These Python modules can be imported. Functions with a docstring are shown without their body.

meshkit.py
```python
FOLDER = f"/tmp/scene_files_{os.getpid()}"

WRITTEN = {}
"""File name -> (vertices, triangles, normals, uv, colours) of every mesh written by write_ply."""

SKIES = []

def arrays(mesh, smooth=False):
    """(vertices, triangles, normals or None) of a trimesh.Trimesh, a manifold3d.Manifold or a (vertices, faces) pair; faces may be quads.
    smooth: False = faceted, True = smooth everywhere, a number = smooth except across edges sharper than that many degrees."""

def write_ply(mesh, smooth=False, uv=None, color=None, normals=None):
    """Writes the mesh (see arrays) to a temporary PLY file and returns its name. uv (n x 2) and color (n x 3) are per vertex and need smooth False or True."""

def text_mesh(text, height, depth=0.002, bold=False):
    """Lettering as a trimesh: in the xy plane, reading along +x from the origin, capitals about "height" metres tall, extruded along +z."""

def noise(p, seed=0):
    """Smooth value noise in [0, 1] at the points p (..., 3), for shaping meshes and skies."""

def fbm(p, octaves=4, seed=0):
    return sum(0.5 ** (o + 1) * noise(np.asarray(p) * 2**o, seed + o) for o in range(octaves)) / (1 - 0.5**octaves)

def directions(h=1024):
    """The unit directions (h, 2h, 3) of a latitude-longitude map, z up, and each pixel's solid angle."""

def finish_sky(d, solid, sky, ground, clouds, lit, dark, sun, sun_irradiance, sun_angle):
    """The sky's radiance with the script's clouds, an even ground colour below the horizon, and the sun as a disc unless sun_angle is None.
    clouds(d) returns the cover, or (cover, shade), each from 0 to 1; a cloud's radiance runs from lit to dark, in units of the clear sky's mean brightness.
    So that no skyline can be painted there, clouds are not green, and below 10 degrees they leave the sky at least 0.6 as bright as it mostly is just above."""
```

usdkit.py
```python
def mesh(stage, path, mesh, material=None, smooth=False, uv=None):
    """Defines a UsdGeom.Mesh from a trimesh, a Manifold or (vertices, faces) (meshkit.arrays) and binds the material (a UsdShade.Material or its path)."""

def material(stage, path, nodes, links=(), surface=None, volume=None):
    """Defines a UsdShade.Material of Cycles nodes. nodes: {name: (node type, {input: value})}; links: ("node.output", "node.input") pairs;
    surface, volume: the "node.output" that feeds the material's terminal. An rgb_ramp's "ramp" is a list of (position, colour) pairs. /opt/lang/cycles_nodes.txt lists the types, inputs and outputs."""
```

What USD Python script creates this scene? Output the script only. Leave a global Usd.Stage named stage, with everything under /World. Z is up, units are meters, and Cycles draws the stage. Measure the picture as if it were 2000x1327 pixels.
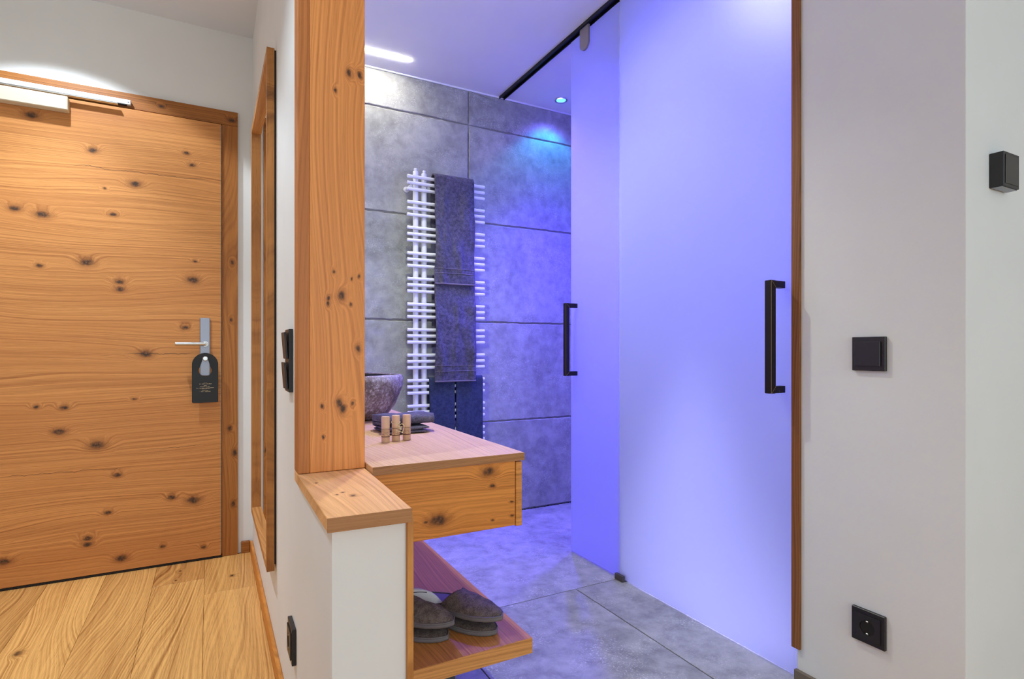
import math, random
import numpy as np
import trimesh, shapely.geometry as sg
import usdkit, meshkit
from pxr import Usd, UsdGeom, UsdLux, UsdShade, Gf, Sdf

rng = np.random.default_rng(7)
stage = Usd.Stage.CreateInMemory()
UsdGeom.SetStageUpAxis(stage, "Z")
UsdGeom.SetStageMetersPerUnit(stage, 1.0)
UsdGeom.Xform.Define(stage, "/World")
UsdGeom.Scope.Define(stage, "/World/Looks")

# ------------------------------------------------------------------ camera, lights, exposure
YAW, FPX, HORIZON = 28.3, 1095.0, 685.0
cam = UsdGeom.Camera.Define(stage, "/World/camera")
cam.CreateHorizontalApertureAttr(36.0)
cam.CreateVerticalApertureAttr(36.0 * 1327 / 2000)
cam.CreateFocalLengthAttr(36.0 * FPX / 2000)
cam.CreateVerticalApertureOffsetAttr((HORIZON - 663.5) * 36.0 / 2000)
cam.CreateClippingRangeAttr(Gf.Vec2f(0.02, 100))
cam.CreateExposureAttr(0.0)
cam.AddTranslateOp().Set(Gf.Vec3d(0, 0, 1.0))
cam.AddRotateXYZOp().Set(Gf.Vec3f(90, 0, -YAW))

H = 2.555          # ceiling height
LS = 1.0


def lamp_look(light, color, intensity):
    light.CreateColorAttr(Gf.Vec3f(*color))
    light.CreateIntensityAttr(intensity * LS)


def rect_light(name, loc, rot, w, h, color, intensity):
    l = UsdLux.RectLight.Define(stage, "/World/" + name)
    l.CreateWidthAttr(w)
    l.CreateHeightAttr(h)
    lamp_look(l, color, intensity)
    l.AddTranslateOp().Set(Gf.Vec3d(*loc))
    l.AddRotateXYZOp().Set(Gf.Vec3f(*rot))
    return l


def spot_light(name, loc, rot, radius, color, intensity, half_angle, soft):
    l = UsdLux.SphereLight.Define(stage, "/World/" + name)
    l.CreateRadiusAttr(radius)
    lamp_look(l, color, intensity)
    s = UsdLux.ShapingAPI.Apply(l.GetPrim())
    s.CreateShapingConeAngleAttr(half_angle)
    s.CreateShapingConeSoftnessAttr(soft)
    l.AddTranslateOp().Set(Gf.Vec3d(*loc))
    l.AddRotateXYZOp().Set(Gf.Vec3f(*rot))
    return l


# unseen area light behind the camera, placed to light the walls and low objects
rect_light("window_daylight", (0.6, -2.9, 1.27), (90, 0, 0), 3.0, 2.28, (.72, .89, 1.0), 3.3)
# hall spot over the door with its halo, then unseen ceiling spots
spot_light("hall_spot", (-0.57, 2.62, 2.53), (0, 0, 0), 0.025, (.67, .81, 1.0), 3700.0, 39, 0.7)
spot_light("hall_spot_halo", (-0.57, 2.62, 2.535), (0, 0, 0), 0.02, (.72, .86, 1.0), 2800.0, 57, 0.2)
spot_light("hall_spot_near", (-0.5, 1.2, 2.53), (0, 0, 0), 0.03, (.68, .84, 1.0), 1250.0, 60, 0.5)  # out of view, placed to light the hall wall and floor
spot_light("wash_spot", (0.66, 1.62, 2.53), (0, 0, 0), 0.03, (.97, 1.0, .93), 800.0, 27, 0.4)  # out of view, placed to light the lower glass and the floor
spot_light("wash_spot_wide", (0.72, 2.05, 2.53), (0, 0, 0), 0.03, (.93, 1.0, .80), 1600.0, 62, 0.6)  # out of view, placed to brighten the bathroom as a whole
# blue colour-change spot of the shower and unseen lamps behind the frosted glass
spot_light("shower_spot_light", (1.915, 2.915, 2.54), (0, 0, 0), 0.025, (.0, .42, 1.0), 560.0, 54, 0.4)
spot_light("shower_spot_ring", (1.915, 2.912, 2.54), (0, 0, 0), 0.025, (.16, .13, 1.0), 170.0, 63, 0.15)
spot_light("shower_spot_light_b", (1.88, 2.52, 2.53), (0, 0, 0), 0.03, (.09, .045, 1.0), 7000.0, 47, 1.0)  # out of view, placed to spread blue over the back wall
spot_light("shower_spot_low", (1.90, 2.90, 2.53), (26.8, 0, 141.5), 0.025, (.10, .05, 1.0), 9500.0, 32, 0.8)  # tilted extra beam at the blue spot, aimed to colour the floor
spot_light("shower_fill_spot", (2.1, 2.25, 2.53), (0, 0, 0), 0.03, (.07, .06, 1.0), 3000.0, 70, 0.8)  # out of view, placed to make the far glass panel glow
spot_light("toilet_spot_light", (2.05, 1.5, 2.53), (0, 0, 0), 0.04, (.13, .135, 1.0), 1350.0, 78, 0.8)  # out of view, placed to make the near glass panel glow
spot_light("toilet_spot_low", (1.98, 1.52, 2.53), (0, 0, 0), 0.04, (.50, .51, 1.0), 11500.0, 15, 0.8)  # out of view, placed to brighten the foot of the near panel


# ------------------------------------------------------------------ helpers: scene graph
count = {}


def numbered(parent, name):
    k = (parent, name)
    n = count.get(k, 0)
    count[k] = n + 1
    return name if n == 0 else f"{name}_{n:03d}"


def tag(prim, label=None, cat=None, group=None, kind=None):
    for k, v in (("label", label), ("category", cat), ("group", group), ("kind", kind)):
        if v:
            prim.SetCustomDataByKey(k, v)
    return prim


class Node:
    """A thing or a part: its path and the world position of its origin."""

    def __init__(self, path, loc):
        self.path, self.loc = path, np.asarray(loc, float)


def thing(name, label=None, cat=None, loc=(0, 0, 0), group=None, kind=None):
    path = "/World/" + numbered("/World", name)
    x = UsdGeom.Xform.Define(stage, path)
    x.AddTranslateOp().Set(Gf.Vec3d(*map(float, loc)))
    tag(x.GetPrim(), label, cat, group, kind)
    return Node(path, loc)


def part(parent, name, mesh, look, smooth=35, label=None, kind=None):
    """mesh is in world space; it is moved to the parent's origin."""
    path = parent.path + "/" + numbered(parent.path, name)
    if isinstance(mesh, (list, tuple)):
        mesh = trimesh.util.concatenate(list(mesh))
    m = mesh.copy()
    m.apply_translation(-parent.loc)
    p = usdkit.mesh(stage, path, m, look, smooth)
    tag(p.GetPrim(), label, None, None, kind)
    return Node(path, parent.loc)


def solo(name, mesh, look, label, cat, smooth=35, group=None, kind=None):
    path = "/World/" + numbered("/World", name)
    p = usdkit.mesh(stage, path, mesh, look, smooth)
    tag(p.GetPrim(), label, cat, group, kind)
    return Node(path, (0, 0, 0))


# ------------------------------------------------------------------ helpers: shapes
def rbox(x0, x1, y0, y1, z0, z1, b=0.0015):
    b = min(b, (x1 - x0) * .45, (y1 - y0) * .45, (z1 - z0) * .45)
    if b <= 0:
        m = trimesh.creation.box((x1 - x0, y1 - y0, z1 - z0))
        m.apply_translation(((x0 + x1) / 2, (y0 + y1) / 2, (z0 + z1) / 2))
        return m
    pts = []
    for sx in (0, 1):
        for sy in (0, 1):
            for sz in (0, 1):
                c = np.array([(x0, x1)[sx], (y0, y1)[sy], (z0, z1)[sz]])
                d = np.array([b if sx == 0 else -b, b if sy == 0 else -b, b if sz == 0 else -b])
                for k in range(3):
                    q = c + d
                    q[k] = c[k]
                    pts.append(q)
    return trimesh.convex.convex_hull(np.array(pts))


def prism(poly, z0, z1, b=0.002):
    """Convex polygon (list of xy) raised from z0 to z1 with small bevels."""
    p = sg.Polygon(poly)
    i = np.array(p.buffer(-b, join_style=2).exterior.coords)[:-1]
    o = np.array(p.exterior.coords)[:-1]
    pts = [(*q, z) for q in i for z in (z0, z1)] + [(*q, z) for q in o for z in (z0 + b, z1 - b)]
    return trimesh.convex.convex_hull(np.array(pts))


def lathe(profile, n=32, origin=(0, 0, 0), axis="z"):
    m = trimesh.creation.revolve(np.array(profile, float), sections=n)
    trimesh.repair.fix_normals(m)
    if axis == "x":
        m.apply_transform(trimesh.transformations.rotation_matrix(math.pi / 2, [0, 1, 0]))
    if axis == "y":
        m.apply_transform(trimesh.transformations.rotation_matrix(-math.pi / 2, [1, 0, 0]))
    m.apply_translation(origin)
    return m


def rod(r, l, round_=None, n=20):
    """Profile of a rod from 0 to l with rounded ends."""
    e = r * .35 if round_ is None else round_
    pr = [(0, 0)]
    for a in np.linspace(0, math.pi / 2, 5):
        pr.append((r - e + e * math.sin(a), e - e * math.cos(a)))
    for a in np.linspace(0, math.pi / 2, 5):
        pr.append((r - e + e * math.cos(a), l - e + e * math.sin(a)))
    pr.append((0, l))
    return pr


def sheet(P, t, close=True):
    """A solid sheet of thickness t from a grid of points (n, m, 3)."""
    P = np.asarray(P, float)
    n, m = P.shape[:2]
    du, dv = np.gradient(P, axis=0), np.gradient(P, axis=1)
    nn = np.cross(du, dv)
    nn /= np.maximum(np.linalg.norm(nn, axis=2, keepdims=True), 1e-12)
    A, B = P + nn * t / 2, P - nn * t / 2
    v = np.vstack([A.reshape(-1, 3), B.reshape(-1, 3)])
    k = np.arange(n * m).reshape(n, m)
    a, b, c, d = k[:-1, :-1].ravel(), k[1:, :-1].ravel(), k[1:, 1:].ravel(), k[:-1, 1:].ravel()
    N = n * m
    f = [np.stack([a, b, c], 1), np.stack([a, c, d], 1), np.stack([a, c, b], 1) + N, np.stack([a, d, c], 1) + N]
    ring = np.concatenate([k[0, :], k[1:, -1], k[-1, -2::-1], k[-2:0, 0]])
    r2 = np.roll(ring, -1)
    f += [np.stack([ring, ring + N, r2], 1), np.stack([r2, ring + N, r2 + N], 1)]
    mesh = trimesh.Trimesh(v, np.vstack(f), process=False)
    trimesh.repair.fix_normals(mesh)
    return mesh


def extrude(poly, depth, M=None):
    m = trimesh.creation.extrude_polygon(poly, depth, engine="earcut")
    if M is not None:
        m.apply_transform(M)
    return m


def frame_xz(y):
    """Matrix that stands an xy drawing up in the xz plane, its depth running towards -y from y."""
    return np.array([[1, 0, 0, 0], [0, 0, -1, y], [0, 1, 0, 0], [0, 0, 0, 1.0]])


def slab_tile(a0, a1, b0, b1, t, jag, bev, seed, M):
    """A tile a0..a1 by b0..b1 with slightly broken edges, thickness t, placed by matrix M (a, b, up)."""
    r = np.random.default_rng(seed)
    def edge(p, q):
        L = np.hypot(q[0] - p[0], q[1] - p[1])
        n = max(2, int(L / 0.012))
        s = np.arange(n) / n
        nx, ny = -(q[1] - p[1]) / L, (q[0] - p[0]) / L
        pts = np.stack([s * L * 40, np.full(n, seed * 3.7), np.zeros(n)], 1)
        j = jag * (meshkit.fbm(pts, 3, seed) * 1.4) * np.minimum(1, 8 * s * (1 - s) + .1)
        jb = bev * (.6 + 1.6 * meshkit.fbm(pts * 1.7 + 9, 2, seed + 5))
        x, y = p[0] + (q[0] - p[0]) * s, p[1] + (q[1] - p[1]) * s
        return np.stack([x + nx * j, y + ny * j], 1), np.stack([x + nx * (j + jb), y + ny * (j + jb)], 1)
    c = [(a0, b0), (a1, b0), (a1, b1), (a0, b1)]
    E = [edge(c[i], c[(i + 1) % 4]) for i in range(4)]
    o, i_ = np.vstack([e[0] for e in E]), np.vstack([e[1] for e in E])
    # corner points of the inner ring must move in along both edges
    i_[:, 0] = np.clip(i_[:, 0], a0 + bev * .6, a1 - bev * .6)
    i_[:, 1] = np.clip(i_[:, 1], b0 + bev * .6, b1 - bev * .6)
    n = len(o)
    cen = np.array([[(a0 + a1) / 2, (b0 + b1) / 2]])
    v = np.vstack([np.c_[o, np.zeros(n)], np.c_[o, np.full(n, t - bev)], np.c_[i_, np.full(n, t)], np.c_[cen, [[t]]]])
    k = np.arange(n)
    k2 = (k + 1) % n
    f = [np.stack([k, k2, k2 + n], 1), np.stack([k, k2 + n, k + n], 1), np.stack([k + n, k2 + n, k2 + 2 * n], 1), np.stack([k + n, k2 + 2 * n, k + 2 * n], 1),
         np.stack([k + 2 * n, k2 + 2 * n, np.full(n, 3 * n)], 1)]
    m = trimesh.Trimesh(v, np.vstack(f), process=False)
    m.apply_transform(M)
    if np.linalg.det(M[:3, :3]) < 0:
        m.invert()
    return m


# ------------------------------------------------------------------ helpers: materials
def lin(*c):
    c = np.array(c, float) / 255.0
    return tuple(np.where(c <= .04045, c / 12.92, ((c + .055) / 1.055) ** 2.4))


class G:
    """A small builder of Cycles node graphs; names sort in the order of creation."""

    def __init__(self, name):
        self.name, self.nodes, self.links, self.n = name, {}, [], 0

    def add(self, kind, **inp):
        self.n += 1
        nm = f"n{self.n:03d}"
        const = {}
        for k, v in inp.items():
            if isinstance(v, str) and v.startswith("@"):
                self.links.append((v[1:], f"{nm}.{k}"))
            else:
                const[k] = v
        self.nodes[nm] = (kind, const)
        return nm

    def math(self, op, a, b=None, c=None, clamp=False):
        kw = dict(math_type=op, value1=a)
        if b is not None:
            kw["value2"] = b
        if c is not None:
            kw["value3"] = c
        if clamp:
            kw["use_clamp"] = True
        return "@" + self.add("math", **kw) + ".value"

    def mapping(self, vec, scale=(1, 1, 1), loc=(0, 0, 0)):
        return "@" + self.add("mapping", vector=vec, scale=scale, location=loc) + ".vector"

    def noise(self, vec, scale=1.0, detail=2.0, rough=0.5, dist=0.0, out="fac"):
        return "@" + self.add("noise_texture", dimensions="3D", vector=vec, scale=scale, detail=detail, roughness=rough, distortion=dist) + "." + out

    def noise1(self, w, scale=1.0, detail=2.0, rough=0.5):
        return "@" + self.add("noise_texture", dimensions="1D", w=w, scale=scale, detail=detail, roughness=rough) + ".fac"

    def ramp(self, fac, stops):
        return "@" + self.add("rgb_ramp", fac=fac, ramp=stops) + ".color"

    def mix(self, kind, fac, a, b):
        return "@" + self.add("mix", mix_type=kind, fac=fac, color1=a, color2=b) + ".color"

    def maprange(self, v, a, b, c=0.0, d=1.0):
        return "@" + self.add("map_range", range_type="smoothstep", value=v, from_min=a, from_max=b, to_min=c, to_max=d, clamp=True) + ".result"

    def bump(self, h, strength=.3, distance=.002):
        return "@" + self.add("bump", height=h, strength=strength, distance=distance) + ".normal"

    def done(self, **principled):
        p = self.add("principled_bsdf", **principled)
        return usdkit.material(stage, "/World/Looks/" + self.name, self.nodes, self.links, surface=p + ".BSDF")

    def finish(self, out):
        return usdkit.material(stage, "/World/Looks/" + self.name, self.nodes, self.links, surface=out[1:])


def plain(name, color, rough=.5, metal=0.0, bump=None, **kw):
    g = G(name)
    if bump:
        pos = "@" + g.add("geometry") + ".position"
        n = g.noise(pos, bump[0], 3, .55)
        kw["normal"] = g.bump(n, bump[1], bump[2])
    return g.done(base_color=color, roughness=rough, metallic=metal, **kw)


def plaster(name, color, rough=.85):
    g = G(name)
    pos = "@" + g.add("geometry") + ".position"
    n1 = g.noise(pos, 140, 4, .6)
    n2 = g.noise(pos, 5, 3, .5)
    c = g.mix("mix", g.maprange(n2, .3, .7), tuple(np.array(color) * .975), color)
    return g.done(base_color=c, roughness=rough, normal=g.bump(n1, .16, .0015))


AX = {"x": 0, "y": 1, "z": 2}


def wood(name, along, across, light, dark, knots=(), cracks=(), tint=(1, 1, 1), scale=1.0, rings=125.0, wave=34.0, seed=0.0, rough=.5, tone=.5, fleck=.35, knot_dark=(.034, .018, .011), vary=False, thin=None):
    """Oak: growth rings as contours of a warped height field that bulges round the knots, pores as fine dashes, tone patches.
    along, across: axes of the grain and of the board's width; knots: (along, across, radius) in world metres."""
    g = G(name)
    pos = "@" + g.add("geometry") + ".position"
    if vary:
        r = "@" + g.add("object_info") + ".random"
        v = "@" + g.add("combine_xyz", x=g.math("multiply", r, 3.7), y=g.math("multiply", r, 11.3), z=g.math("multiply", r, 23.1)) + ".vector"
        posv = "@" + g.add("vector_math", math_type="add", vector1=pos, vector2=v) + ".vector"
    else:
        posv = g.mapping(pos, loc=(seed * 1.31, seed * 2.17, seed * 3.07))
    L, A = AX[along], AX[across]
    light, dark = np.minimum(.9, np.array(light) * tint), np.array(dark) * tint
    light, dark = tuple(light), tuple(dark)

    def vec(l, a, o):
        s = [o, o, o]
        s[L], s[A] = l, a
        return tuple(x * scale for x in s)

    n_big = g.noise(g.mapping(posv, vec(.75, 3.0, 1.0)), 1.0, 1.2, .4)
    n_mid = g.noise(g.mapping(posv, vec(2.2, 20, 8)), 1.0, 2.0, .5)
    k = None
    if len(knots):
        wob = g.noise(posv, 42, 2, .6, out="color")
        wv = "@" + g.add("vector_math", math_type="subtract", vector1=wob, vector2=(.5, .5, .5)) + ".vector"
        wv = "@" + g.add("vector_math", math_type="scale", vector1=wv, scale=.012) + ".vector"
        pk = "@" + g.add("vector_math", math_type="add", vector1=pos, vector2=wv) + ".vector"
        for (l, a, rad) in knots:
            R = rad * 2.7
            s, o = [0, 0, 0], [0, 0, 0]
            s[L], s[A] = 1 / (R * 1.6), 1 / R
            o[L], o[A] = -l * s[L], -a * s[A]
            grad = "@" + g.add("gradient_texture", gradient_type="spherical", vector=g.mapping(pk, tuple(s), tuple(o))) + ".fac"
            k = grad if k is None else g.math("maximum", k, grad)
    comp = "@" + g.add("separate_xyz", vector=posv) + "." + across
    ph = g.math("multiply_add", comp, rings * scale, g.math("multiply", n_big, wave))
    ph = g.math("multiply_add", n_mid, 1.3, ph)
    if k:
        ph = g.math("multiply_add", g.math("multiply", k, k), 7.0, ph)
    ring = g.noise1(ph, 1.0, 3.0, .62)
    pores = g.noise(g.mapping(posv, vec(16, 620, 300)), 1.0, 2.0, .6)
    streak = g.noise(g.mapping(posv, vec(2.2, 150, 80)), 1.0, 3.0, .6)
    band = g.noise(g.mapping(posv, vec(.7, 16, 7)), 1.0, 3.0, .55)
    patch = g.noise(g.mapping(posv, vec(.9, 4.5, 3)), 1.0, 4.0, .6)
    t = g.math("multiply_add", streak, .26, g.math("multiply_add", band, .30, g.math("multiply", ring, .64)))
    mid = tuple((np.array(light) * .55 + np.array(dark) * .45))
    col = g.ramp(t, [(.38, dark), (.54, mid), (.68, light), (.86, tuple(np.array(light) * 1.12))])
    col = g.mix("multiply", g.maprange(pores, .54, .72, 0, fleck), col, (.45, .36, .28))
    red = tuple(np.array(mid) * np.array([.93, .80, .66]))
    col = g.mix("mix", g.maprange(patch, .36, .80, 0, tone), col, red)
    if k:
        halo = g.maprange(k, .40, .85, 0, .6)
        col = g.mix("multiply", halo, col, (.42, .33, .27))
        lines = g.maprange(g.noise1(g.math("multiply", k, 26.0), 1.0, 2.0, .5), .4, .7)
        col = g.mix("multiply", g.math("multiply", g.maprange(k, .35, .65, 0, .16), lines), col, (.5, .4, .3))
        spots = g.noise(posv, 120, 2, .5)
        core = g.math("multiply", g.maprange(k, .68, .90), g.maprange(spots, .25, .6, .45, .92))
        col = g.mix("mix", core, col, knot_dark)
    for (l0, l1, a0, wd) in cracks:
        sep = "@" + g.add("separate_xyz", vector=pos)
        lo, ac = sep + "." + along, sep + "." + across
        bend = g.math("multiply_add", g.noise1(lo, 9.0, 3.0, .6), .036, ac)
        d = g.math("absolute", g.math("subtract", bend, a0 + .018))
        m = g.math("multiply", g.maprange(d, wd * .4, wd * 1.3, 1.0, 0.0), g.math("multiply", g.maprange(lo, l0, l0 + .08), g.maprange(lo, l1 - .05, l1, 1.0, 0.0)))
        col = g.mix("mix", g.math("multiply", m, .8), col, knot_dark)
    if vary:
        shade = g.math("multiply_add", r, .26, .87)
        col = g.mix("multiply", 1.0, col, "@" + g.add("combine_color", color_type="rgb", r=shade, g=shade, b=g.math("multiply_add", r, .34, .80)) + ".color")
    h = g.math("multiply_add", pores, -.6, g.math("multiply", streak, .5))
    return g.done(base_color=col, roughness=g.math("multiply_add", streak, .16, rough - .08), normal=g.bump(h, .18, .0006), specular_ior_level=.35)


def stone_tile(name, dark, light, rough=.4, scale=1.0, spec=.5, speck=.5):
    g = G(name)
    pos = "@" + g.add("geometry") + ".position"
    r = "@" + g.add("object_info") + ".random"
    v = "@" + g.add("combine_xyz", x=g.math("multiply", r, 13.7), y=g.math("multiply", r, 7.3), z=g.math("multiply", r, 19.1)) + ".vector"
    p = "@" + g.add("vector_math", math_type="add", vector1=pos, vector2=v) + ".vector"
    big = g.noise(p, 2.6 * scale, 6, .62, .4)
    mid = g.noise(p, 16 * scale, 5, .65, .3)
    fine = g.noise(p, 150 * scale, 4, .7)
    area = g.noise(p, 6 * scale, 4, .6)
    t = g.math("multiply_add", mid, .55, g.math("multiply", big, .55))
    col = g.ramp(t, [(.32, dark), (.55, tuple((np.array(dark) + np.array(light)) / 2)), (.78, light)])
    sp = g.math("multiply", g.maprange(fine, .52, .66), g.maprange(area, .44, .64, .08, 1.0))
    col = g.mix("mix", g.math("multiply", sp, speck), col, tuple(np.minimum(1, np.array(light) * 1.55)))
    pit = g.maprange(g.noise(p, 320 * scale, 3, .6), .3, .42, 1.0, 0.0)
    col = g.mix("multiply", g.math("multiply", pit, .5), col, (.55, .55, .55))
    return g.done(base_color=col, roughness=g.math("multiply_add", mid, .22, rough - .1), specular_ior_level=spec, normal=g.bump(g.math("multiply_add", fine, .3, mid), .12, .003))


def terry(name, color, tip):
    g = G(name)
    pos = "@" + g.add("geometry") + ".position"
    n = g.noise(pos, 420, 3, .7)
    n2 = g.noise(pos, 60, 3, .6)
    c = g.mix("mix", g.maprange(g.math("multiply_add", n2, .4, g.math("multiply", n, .6)), .38, .62), color, tip)
    return g.done(base_color=c, roughness=.95, sheen_weight=.35, sheen_roughness=.6, sheen_tint=tip, specular_ior_level=.1, normal=g.bump(n, .8, .004))


# ------------------------------------------------------------------ the materials
DOOR_KNOTS = [(-.718, 1.595, .017), (-.628, 1.579, .022), (-.454, 1.881, .016), (-.413, 1.719, .006), (-.381, 1.607, .012), (-.299, 1.756, .019), (-.638, 1.36, .011), (-.477, 1.387, .023), (-.357, 1.308, .016), (-.354, 1.275, .016), (-.098, 1.93, .010), (-.075, 1.876, .012), (-.062, 1.422, .008), (-.072, 1.333, .021), (-.102, 1.106, .014), (-.649, .76, .010), (-.554, .753, .014), (-.573, .649, .019), (-.44, .583, .025), (-.302, .78, .008), (-.157, .315, .015), (-.069, .292, .024), (-.401, .278, .013), (-.474, .176, .015), (-.474, .148, .015), (-.351, .067, .020), (-.754, .123, .020), (-.193, .094, .010), (-.028, .063, .010), (-.366, .442, .014), (-.259, .985, .022), (-.665, 1.995, .020), (-.86, 1.2, .02), (-.84, .45, .018)]
POST_KNOTS = [(1.662, .292, .009), (1.664, .318, .008), (1.614, .261, .005), (1.309, .198, .004), (1.185, .258, .004), (1.171, .298, .004), (1.177, .316, .004), (1.121, .244, .006), (1.13, .274, .011), (1.109, .244, .005), (1.111, .295, .004), (1.005, .313, .008), (.875, .270, .010), (.862, .277, .011), (.872, .300, .005), (.87, .23, .005), (.797, .231, .004), (2.2, .25, .008)]
SIDE_KNOTS = [(.636, .685, .016), (.648, .647, .006), (.705, .598, .004), (.705, .56, .005), (.498, .579, .020), (.467, .578, .005), (.647, .558, .004)]
OAK_L, OAK_D = lin(206, 152, 100), lin(150, 98, 55)
mat_door = wood("oak_door", "x", "z", lin(212, 150, 96), lin(158, 98, 55), DOOR_KNOTS, cracks=[(-.36, -.06, .985, .0016), (-.55, -.0, 1.81, .0012), (-.8, -.33, .475, .0010), (-.30, -.02, .548, .0008)], seed=1.3, tint=(.97, 0.88, 0.63))
mat_casing_v = wood("oak_casing_upright", "z", "x", lin(176, 116, 62), lin(120, 72, 34), [(1.43, .095, .010), (.62, .085, .010), (.5, .105, .014), (1.15, .09, .008), (.25, .10, .012)], seed=4.1, tint=(1.0, 0.9, 0.6))
mat_casing_h = wood("oak_casing_level", "x", "z", lin(172, 112, 58), lin(112, 66, 30), [(.092, 2.125, .014), (-.2, 2.13, .009)], seed=5.2, tint=(1.0, 0.9, 0.6))
mat_post = wood("oak_post", "z", "x", lin(206, 150, 98), lin(166, 110, 64), POST_KNOTS, seed=2.0, tone=.25, fleck=.25, tint=(1.44, 1.14, 0.76))
mat_post_edge = wood("oak_post_edge", "z", "x", lin(184, 126, 76), lin(148, 94, 50), [], seed=8.4, tone=.3, tint=(1.25, 1.02, 0.72))
mat_ledge = wood("oak_ledge", "y", "x", lin(232, 182, 128), lin(196, 142, 92), [(1.259, .2, .004), (1.137, .22, .004), (1.15, .234, .004), (1.115, .248, .007)], seed=3.3, tone=.2, fleck=.2, tint=(1.02, 0.95, 0.84))
mat_mirror_v = wood("oak_mirror_upright", "z", "y", lin(186, 128, 74), lin(124, 76, 38), [(1.82, 1.95, .016), (.9, 1.96, .012), (1.32, 1.97, .009)], seed=6.0, tint=(1.0, 0.9, 0.66))
mat_mirror_h = wood("oak_mirror_level", "y", "x", lin(205, 150, 96), lin(140, 88, 46), [], seed=6.7, tint=(1.0, 0.9, 0.66))
mat_top = wood("oak_counter", "y", "x", lin(214, 174, 132), lin(184, 140, 104), [], seed=9.1, tone=.25, fleck=.3, tint=(1.1, 1.1, 1.1))
mat_side = wood("oak_cabinet_side", "x", "z", lin(196, 136, 72), lin(150, 94, 42), SIDE_KNOTS, seed=7.7, tint=(1.48, 1.26, 0.90))
mat_front = wood("oak_cabinet_front", "y", "z", lin(206, 148, 88), lin(160, 106, 56), [], seed=7.1, tint=(1.3, 1.15, 0.85))
mat_shelf = wood("oak_shelf", "y", "x", lin(200, 140, 84), lin(150, 94, 50), [], seed=9.9, tone=.3, tint=(1.2, 1.1, 0.85))
mat_edge_x = wood("oak_edge_strip", "x", "z", lin(186, 132, 84), lin(140, 92, 54), [], seed=12.2)
mat_shelf_edge = wood("oak_shelf_edge", "x", "z", lin(214, 156, 96), lin(172, 116, 66), [], seed=13.4, tint=(1.2, 1.1, .85))
mat_panel = wood("oak_cladding", "z", "y", lin(196, 140, 82), lin(150, 98, 52), [], seed=1.9, tint=(1.2, 1.1, 0.85))
mat_trim = wood("oak_trim", "z", "y", lin(150, 98, 54), lin(96, 58, 28), [], seed=2.9)
mat_skirt = wood("oak_skirting", "y", "z", lin(204, 140, 74), lin(164, 104, 48), [], seed=3.9, tint=(1.15, 1.02, 0.7))
PK = [(2.781, .085, .012), (2.40, -.56, .015), (2.95, -.12, .009), (2.84, -.13, .007)]
PLANK_TONES = [(1.12, 1.04, .88), (1.26, 1.20, 1.02), (1.02, .92, .76), (1.18, 1.10, .93), (.92, .78, .62)]
mat_planks = [wood(f"oak_plank_{k}", "y", "x", lin(226, 176, 110), lin(152, 98, 48), PK, tint=tuple(.93 * v for v in t), seed=11 + 3.7 * k, rings=110, wave=46, tone=.3, fleck=.5, rough=.42) for k, t in enumerate(PLANK_TONES)]
mat_wall = plaster("white_plaster", lin(232, 228, 222))
mat_wall_cool = plaster("white_plaster_right", lin(226, 225, 222))
mat_ceiling = plaster("white_ceiling", lin(226, 225, 226))
mat_tile = stone_tile("grey_wall_tile", lin(108, 108, 104), lin(186, 186, 180), rough=.5, speck=.4)
mat_floor_tile = stone_tile("grey_floor_tile", lin(112, 111, 110), lin(188, 186, 186), rough=.34, speck=.62)
mat_grout = plain("grey_grout", lin(128, 126, 122), .9)
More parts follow.
